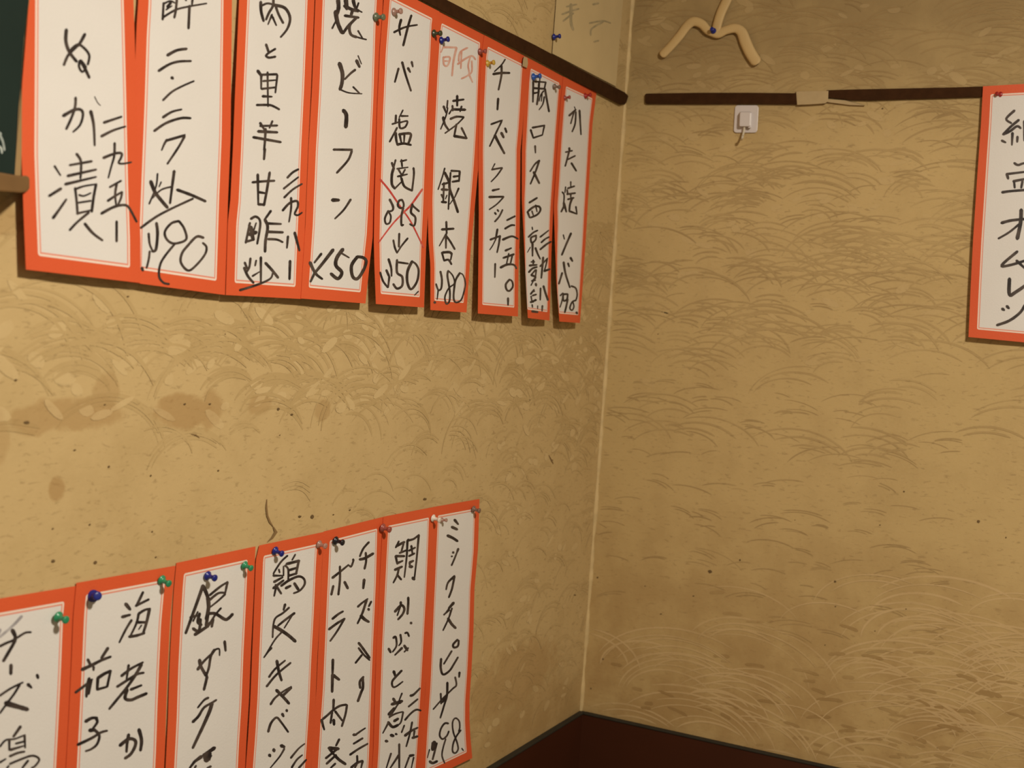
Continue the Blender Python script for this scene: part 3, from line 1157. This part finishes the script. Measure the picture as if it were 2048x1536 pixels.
LO = [
 ([(-70, 1209), (-76, 1400), (-85, 1700), (-95, ybot(-95))], [(152, 1172), (146, 1230), (142, 1330), (136, 1450), (131, 1540), (126, 1700), (124, ybot(124))]),
 ([(153, 1166), (147, 1230), (143, 1330), (137, 1450), (132, 1540), (128, 1700), (126, ybot(126))], [(351, 1131.5), (346, 1180), (340, 1245), (336, 1330), (333, 1402), (330.5, 1488), (325, 1600), (322, ybot(322))]),
 ([(353, 1126), (348, 1180), (343, 1260), (339, 1340), (336, 1440), (330, 1560), (325, ybot(325))], [(511, 1093), (507, 1200), (502, 1300), (498, 1400), (493, 1480), (489, 1560), (482, ybot(482))]),
 ([(519, 1091), (512, 1120), (509, 1200), (505, 1300), (501, 1400), (496, 1480), (490, 1560), (484, ybot(484))], [(648, 1064), (644, 1130), (640, 1220), (637, 1273), (634, 1330), (631, 1405), (626, 1483), (620, 1560), (612, ybot(612))]),
 ([(648, 1063), (645, 1120), (641, 1200), (637, 1290), (633, 1380), (627, 1460), (622, 1540), (613, ybot(613))], [(766, 1034), (763, 1160), (757, 1290), (753, 1400), (750, 1500), (747, 1560), (740, ybot(740))]),
 ([(767, 1033.5), (762, 1120), (757, 1220), (753, 1300), (750, 1400), (747, 1500), (739, ybot(739))], [(868, 1014), (866, 1080), (862, 1180), (857, 1270), (853, 1340), (848, 1420), (843, 1500), (837, ybot(837))]),
 ([(867, 1014), (863, 1100), (859, 1200), (855, 1290), (851, 1380), (845, 1460), (841, 1520), (838, ybot(838)-4)], [(959, 998), (956, 1099), (949, 1177), (947, 1260), (943, 1340), (939, 1400), (939, 1440), (941, 1475), (944.5, 1516)]),
]
def mk(i, top, bot, bow, front, tw=0., pw=1.0):
    # hanging paper: held at the top, standing off the wall towards its foot, softly bowed across
    def D(u, v):
        b = top+(bot-top)*v**pw
        return max(.0012, b+tw*(u-.5)*v+bow*math.sin(math.pi*u)*v+.0007*math.sin(v*9+i*1.7)*v*(1-v)*4*.4+front*(.0009))
    return D
UPP = [  # bottom stand-off, bow, layer, twist
 (.0095, .0016, 2, 0), (.0100, .0018, 0, .001), (.0110, -.001, 1, 0), (.0130, .0018, 0, .001), (.0150, .002, 1, -.001), (.0160, .002, 0, .001), (.0160, .0022, 1, 0), (.0170, .002, 0, -.003), (.0165, .002, 1, -.003)]
LOP = [(.0040, .001, 0, 0), (.0045, .001, 1, 0), (.0040, .0012, 0, 0), (.0045, .001, 1, 0), (.004, .001, 0, 0), (.004, .001, 1, 0), (.0055, .001, 0, .001)]
UPL = ['orange-bordered strip with three large characters beside the green chalkboard, leftmost of the upper row',
 'orange-bordered strip ending in a big handwritten 390, second in the upper row',
 'orange-bordered strip with a side column of price characters, third in the upper row',
 'orange-bordered strip of bold katakana priced 450, fourth in the upper row',
 'orange-bordered strip whose old price is crossed out in red',
 'orange-bordered strip with faint red characters at its top, priced 380',
 'orange-bordered strip under the yellow pin, its side price ending in a zero',
 'narrow-looking orange-bordered strip crammed with small characters, second nearest the corner, upper row',
 'orange-bordered strip nearest the room corner in the upper row']
LOL = ['orange-bordered strip cut off by the left edge of the photo, lower row',
 'orange-bordered strip with two columns of characters and a round blue pin, lower row',
 'orange-bordered strip with green and blue pins above one dense character, third in lower row',
 'orange-bordered strip beneath the plaster crack, fourth in the lower row',
 'orange-bordered strip with two katakana columns and a black pin, lower row',
 'orange-bordered strip between the black-pinned strip and the end strip, lower row',
 'orange-bordered strip at the right end of the lower row, priced 498']
PL = []
for i, (L, R) in enumerate(UP):
    b_, bow, fr, tw = UPP[i]; uc = None
    if i == 7: uc = [(0, 0), (.45, 0), (.7, .07), (.85, .11), (1, .10)]
    if i == 8: uc = [(0, 0), (.6, 0), (.75, .06), (.9, .10), (1, .08)]
    PL.append(strip(i, at_left, L, R, mk(i, .0012, b_, bow, fr, tw), UPL[i], 'menu strips in the upper row', uc))
for i, (L, R) in enumerate(LO):
    b_, bow, fr, tw = LOP[i]
    PL.append(strip(9+i, at_left, L, R, mk(i+3, .0012, b_, bow, fr, tw), LOL[i], 'menu strips in the lower row'))
def D16(u, v): return .0105-.004*u+.004*v+.0015*math.sin(math.pi*u)
PL.append(strip(16, at_right, [(1966, 172.5), (1962, 247), (1957.5, 310), (1952, 390), (1946, 482), (1941, 580), (1937, 674)],
      [(2131, 163), (2128, 250), (2122, 400), (2112, 560), (2104, 690)], D16, 'orange-bordered strip hanging alone on the right wall over the dark rail', None, axis='x'))

# ---------------------------------------------------------------- old paper above the rail
pts = [(1113, -60), (1112.5, 0), (1108, 60), (1104.5, 107), (1130, 120), (1180, 146), (1232, 173), (1236, 120), (1243, 40), (1249, -40)]
o = prism('old_notice', [at_left(x, y, .0022) for x, y in pts], [at_left(x, y, .0012) for x, y in pts], M_old)
tag(o, 'yellowed blank-looking notice with faint pencil marks above the rail near the corner', 'notice')
PC = [(24, [(1330, 40), (1330, 200), (1350, 270)]), (18, [(1250, 130), (1330, 100), (1400, 80)]), (18, [(1260, 190), (1350, 120)]), (16, [(1530, 40), (1580, 30)]), (16, [(1500, 210), (1620, 190), (1690, 210)]),
      (16, [(1620, 200), (1520, 260), (1510, 320)]), (14, [(1540, 380), (1580, 370)]), (14, [(1290, 60), (1380, 40)])]
strokes('faint_lettering', [(w/4.551, [(850+x/4.551, y/4.551) for x, y in L]) for w, L in PC], lambda x, y, e=0: at_left(x, y, .0025+e), M_pencil, o, 5)

# ---------------------------------------------------------------- tape pieces and the peeled sliver on the right rail
pts = [(1592, 183), (1625, 182), (1657, 181.5), (1656, 203), (1650, 207), (1620, 209), (1594, 210)]
tag(bevel(prism('masking_tape', [at_right(x, y, .0078) for x, y in pts], [at_right(x, y, .0005) for x, y in pts], M_tape), .0008), 'tan patch of masking tape bridging the gap in the right rail', 'tape')
pts = [(1655, 197), (1690, 200), (1730, 210), (1700, 209), (1654, 203)]
tag(prism('wood_sliver', [at_right(x, y+1, .005) for x, y in pts], [at_right(x, y, .0008) for x, y in pts], M_tape), 'thin peeled sliver hanging below the right rail beside the tape', 'sliver')
pts = [(1048, 113), (1055, 116), (1056, 127), (1054, 136), (1045, 132), (1046, 120)]
tag(prism('masking_tape', [at_left(x, y, .0062) for x, y in pts], [at_left(x, y, .0035) for x, y in pts], M_tape), 'small tan tape scrap joining two menu strips under the left rail', 'tape')

# ---------------------------------------------------------------- push pins
def lathe(name, prof, mat, n=16, parent=None):
    V = []; Fc = []
    for z, r_ in prof:
        for i in range(n): V.append((r_*math.cos(i/n*2*math.pi), r_*math.sin(i/n*2*math.pi), z))
    for j in range(len(prof)-1):
        for i in range(n): Fc.append((j*n+i, j*n+(i+1) % n, (j+1)*n+(i+1) % n, (j+1)*n+i))
    Fc.append(tuple(range(n))[::-1]); Fc.append(tuple((len(prof)-1)*n+i for i in range(n)))
    return mesh(name, V, Fc, mat, parent, True)
PROF = [(0, .0046), (.0008, .0052), (.0018, .0050), (.0026, .0034), (.0040, .0024), (.0072, .0022), (.0090, .0027), (.0098, .0036), (.0112, .0038), (.0120, .0034), (.0122, .0020)]
NEED = [(-.008, .0002), (-.006, .0006), (0, .0006), (.001, .0006)]
def pin(fn, px, py, d, color, tilt, label, s=1.0, twist=0.):
    p = fn(px, py, d); nrm = Vector((1, 0, 0)) if fn is at_left else Vector((0, -1, 0))
    side = Vector((0, 1, 0)) if fn is at_left else Vector((1, 0, 0))
    dr = (nrm+side*twist+Vector((0, 0, tilt))).normalized()
    o = lathe('push_pin', PROF, PINC[color]); o.rotation_euler = dr.to_track_quat('Z', 'Y').to_euler(); o.location = p; o.scale = (s, s, s)
    nd = lathe('needle', NEED, M_metal, 8, o)
    tag(o, label, 'push pin', 'push pins'); return o
pin(at_left, 115, 1233, .0045, 'green', -.12, 'green push pin at the corner of the strip cut off by the photo edge', .95)
pin(at_left, 186, 1192, .0032, 'blue', .25, 'round-looking dark blue push pin at the left of the second lower strip', 1.1, -.5)
pin(at_left, 322, 1159, .0032, 'green', -.25, 'green push pin at the top right of the second lower strip', .95)
pin(at_left, 414, 1151, .0030, 'blue', -.10, 'blue push pin above the dense character on the third lower strip', .95)
pin(at_left, 488, 1130, .0030, 'green', -.20, 'green push pin at the top right of the third lower strip', .9)
pin(at_left, 549, 1101, .0030, 'blue', -.20, 'blue push pin on the lower strip beneath the plaster crack', .95)
pin(at_left, 637, 1088, .0034, 'clear', -.1, 'clear push pin between the fourth and fifth lower strips', .9)
pin(at_left, 670, 1081, .0030, 'black', -.08, 'black push pin on the lower strip with two katakana columns', 1.0)
pin(at_left, 764, 1055, .0034, 'rose', -.1, 'rosy clear push pin between the fifth and sixth lower strips', 1.05)
pin(at_left, 865, 1036, .0034, 'white', -.12, 'white push pin between the last two lower strips', 1.0)
pin(at_left, 883, 1040, .0030, 'clear', .1, 'pinkish clear push pin just right of the white push pin', .7)
pin(at_left, 946, 1018, .0030, 'brown', -.1, 'smoky clear push pin at the right end of the lower row', .95)
pin(at_left, 751, 34, .0040, 'sage', -.06, 'grey-green push pin between the fourth and fifth upper strips', 1.0)
pin(at_left, 787, 24, .0035, 'clear', .05, 'pinkish clear push pin above the crossed-out-price strip', .95)
pin(at_left, 867, 67, .0038, 'dim', -.02, 'dark olive push pin left of the faint red characters', .95)
pin(at_left, 882, 81, .0030, 'blue', .12, 'dark blue push pin just below the dark olive push pin', .95)
pin(at_left, 959, 103, .0034, 'rose', .0, 'reddish push pin at the left top of the yellow-pinned strip', .85)
pin(at_left, 974, 127, .0030, 'yellow', .10, 'yellow push pin in the upper row', .95)
pin(at_left, 1066, 154, .0032, 'bright', .10, 'bright blue push pin on the second strip from the corner', 1.05)
pin(at_left, 1108, 173, .0036, 'brown', -.12, 'brownish push pin right of the bright blue push pin', .85)
pin(at_left, 1129, 196, .0032, 'rose', .12, 'pale red push pin at the left top of the corner strip', .8)
pin(at_left, 1170, 192, .0032, 'red', .18, 'dark red push pin at the right top of the corner strip', .9)
pin(at_left, 1107, 74, .0024, 'blue', .08, 'blue push pin in the edge of the yellowed notice', .95)
pin(at_right, 2001, 189, .0100, 'red', .0, 'red push pin holding the lone strip on the right wall', .8, -.6)

# ---------------------------------------------------------------- cream ornament on the right wall
def tube_outline(paths):
    V = []; Fc = []
    for path in paths:
        P = path; pts = smooth([(a, b) for a, b, w in P], 8); ws = smooth([(w, 0) for a, b, w in P], 8); n = len(pts); NS = 12; b0 = len(V)
        for i, (x, y) in enumerate(pts):
            x0, y0 = pts[max(0, i-1)]; x1, y1 = pts[min(n-1, i+1)]; l = math.hypot(x1-x0, y1-y0) or 1
            nx, ny = -(y1-y0)/l, (x1-x0)/l; w = ws[min(i, len(ws)-1)][0]/2*1.08
            e = min(i, n-1-i); w *= [.45, .8, .95, 1][min(e, 3)] if (i > n/2) else 1
            for j in range(NS):
                t = j/NS*2*math.pi; c = math.cos(t); s_ = math.sin(t)
                V.append(at_right(x+nx*w*c, y+ny*w*c, .0055+.0048*(abs(s_)**.45)*(1 if s_ > 0 else -1)))
        for i in range(n-1):
            for j in range(NS): Fc.append((b0+i*NS+j, b0+i*NS+(j+1) % NS, b0+(i+1)*NS+(j+1) % NS, b0+(i+1)*NS+j))
        Fc.append(tuple(b0+j for j in range(NS))); Fc.append(tuple(b0+(n-1)*NS+j for j in range(NS))[::-1])
    return V, Fc
def cz(L): return [(1280+x/5.12, y/5.12, w/5.12) for x, y, w in L]
V, Fc = tube_outline([cz([(790, 345, 88), (700, 315, 84), (630, 245, 90), (545, 222, 92), (475, 275, 86), (400, 375, 84), (300, 490, 84), (215, 575, 80)]),
                      cz([(745, 335, 84), (800, 345, 90), (880, 310, 84), (975, 290, 92), (1040, 330, 92), (1080, 430, 92), (1130, 540, 104), (1205, 655, 112)]),
                      cz([(775, 340, 90), (795, 240, 88), (830, 130, 90), (890, 0, 92), (950, -140, 92), (1010, -300, 90)])])
o = mesh('wall_ornament', V, Fc, M_cream, None, True); bm_fix(o)
tag(o, 'cream three-armed boomerang-like ornament on the right wall above the rail', 'ornament')
pin(at_right, 1427, 62, .0103, 'blue', .05, 'navy push pin in the middle of the cream ornament', .95, .05)

# ---------------------------------------------------------------- white adhesive hook
R0 = bpy.data.objects.new('adhesive_hook', None); COL.objects.link(R0); R0.location = at_right(1492, 238, 0)
tag(R0, 'small white plastic adhesive hook stuck just under the right rail', 'hook')
def rr(x0, y0, x1, y1, r_, sk=0.):
    P = []
    for cx, cy, a0 in ((x1-r_, y0+r_, -90), (x1-r_, y1-r_, 0), (x0+r_, y1-r_, 90), (x0+r_, y0+r_, 180)):
        for j in range(5):
            t = math.radians(a0+j*22.5); x = cx+r_*math.cos(t); y = cy+r_*math.sin(t); P.append((x-sk*(y-y0), y))
    return P
def hp(name, P, d0, d1, mat, bev=.0008, shr=1.0):
    cx = sum(p[0] for p in P)/len(P); cy = sum(p[1] for p in P)/len(P)
    f = [at_right(cx+(x-cx)*shr, cy+(y-cy)*shr, d1)-R0.location for x, y in P]; b = [at_right(x, y, d0)-R0.location for x, y in P]
    o = prism(name, f, b, mat, R0); bevel(o, bev); return o
hp('backplate', rr(1470, 210.5, 1517.5, 265.5, 6, .055), .0004, .0034, M_hook)
hp('hook_block', rr(1479, 223, 1503, 254, 3, .05), .0034, .0150, M_hook, .0012, .93)
hp('block_rib', rr(1497, 225, 1503, 256, 1.5, .03), .0034, .0125, M_hook, .0006)
def wire(pts, rad):
    V = []; Fc = []; n = len(pts)
    for i, p in enumerate(pts):
        t = (pts[min(n-1, i+1)]-pts[max(0, i-1)]).normalized(); a_ = t.cross(Vector((1, .3, 0))).normalized(); b_ = t.cross(a_)
        for j in range(8): V.append(p+(a_*math.cos(j*math.pi/4)+b_*math.sin(j*math.pi/4))*rad)
    for i in range(n-1):
        for j in range(8): Fc.append((i*8+j, i*8+(j+1) % 8, (i+1)*8+(j+1) % 8, (i+1)*8+j))
    Fc.append(tuple(range(8))[::-1]); Fc.append(tuple((n-1)*8+j for j in range(8)))
    return V, Fc
WP = [(1489, 252, .010), (1488, 262, .010), (1486, 270, .011), (1484, 276, .014), (1483, 279, .019), (1484, 277, .024), (1486, 272, .0265)]
V, Fc = wire([at_right(*q)-R0.location for q in WP], .0018)
w_ = mesh('wire_hook', V, Fc, M_metal, R0, True)

# ---------------------------------------------------------------- chalkboard at the left edge
B = bpy.data.objects.new('chalkboard', None); COL.objects.link(B); B.location = at_left(-60, 345, 0)
tag(B, 'dark green chalkboard with a wooden ledge at the left edge, beside the first strip', 'chalkboard')
def bp(name, P, d0, d1, mat, bev=.0015):
    f = [at_left(x, y, d1)-B.location for x, y in P]; b = [at_left(x, y, d0)-B.location for x, y in P]
    o = prism(name, f, b, mat, B); bevel(o, bev); return o
bp('board_panel', [(-300, -560), (80, -420), (57, 0), (48, 74), (41, 175), (36, 220), (32, 300), (29.5, 350), (-300, 360)], .006, .016, M_board, .001)
bp('board_frame', [(81, -420), (84, -420), (59, 0), (50, 74), (44, 175), (43.5, 300), (42, 352), (29, 352), (33, 290), (37, 215), (41, 178), (48, 74), (57, 0)], .004, .013, M_frame, .0006)
bp('ledge', [(-300, 372), (-300, 412), (0, 383), (40, 386), (54, 384), (59, 376), (59, 356), (54, 351), (40, 352), (0, 345)], .004, .034, M_wood, .003)
CH = [(5, [(-20, 250), (-6, 262), (2, 268)]), (4, [(0, 270), (6, 284), (9, 300)]), (4, [(-8, 290), (2, 296), (4, 306)])]
c = strokes('chalk_writing', CH, lambda x, y, e=0: at_left(x, y, .0163+e)-B.location, M_chalk, B, 3)
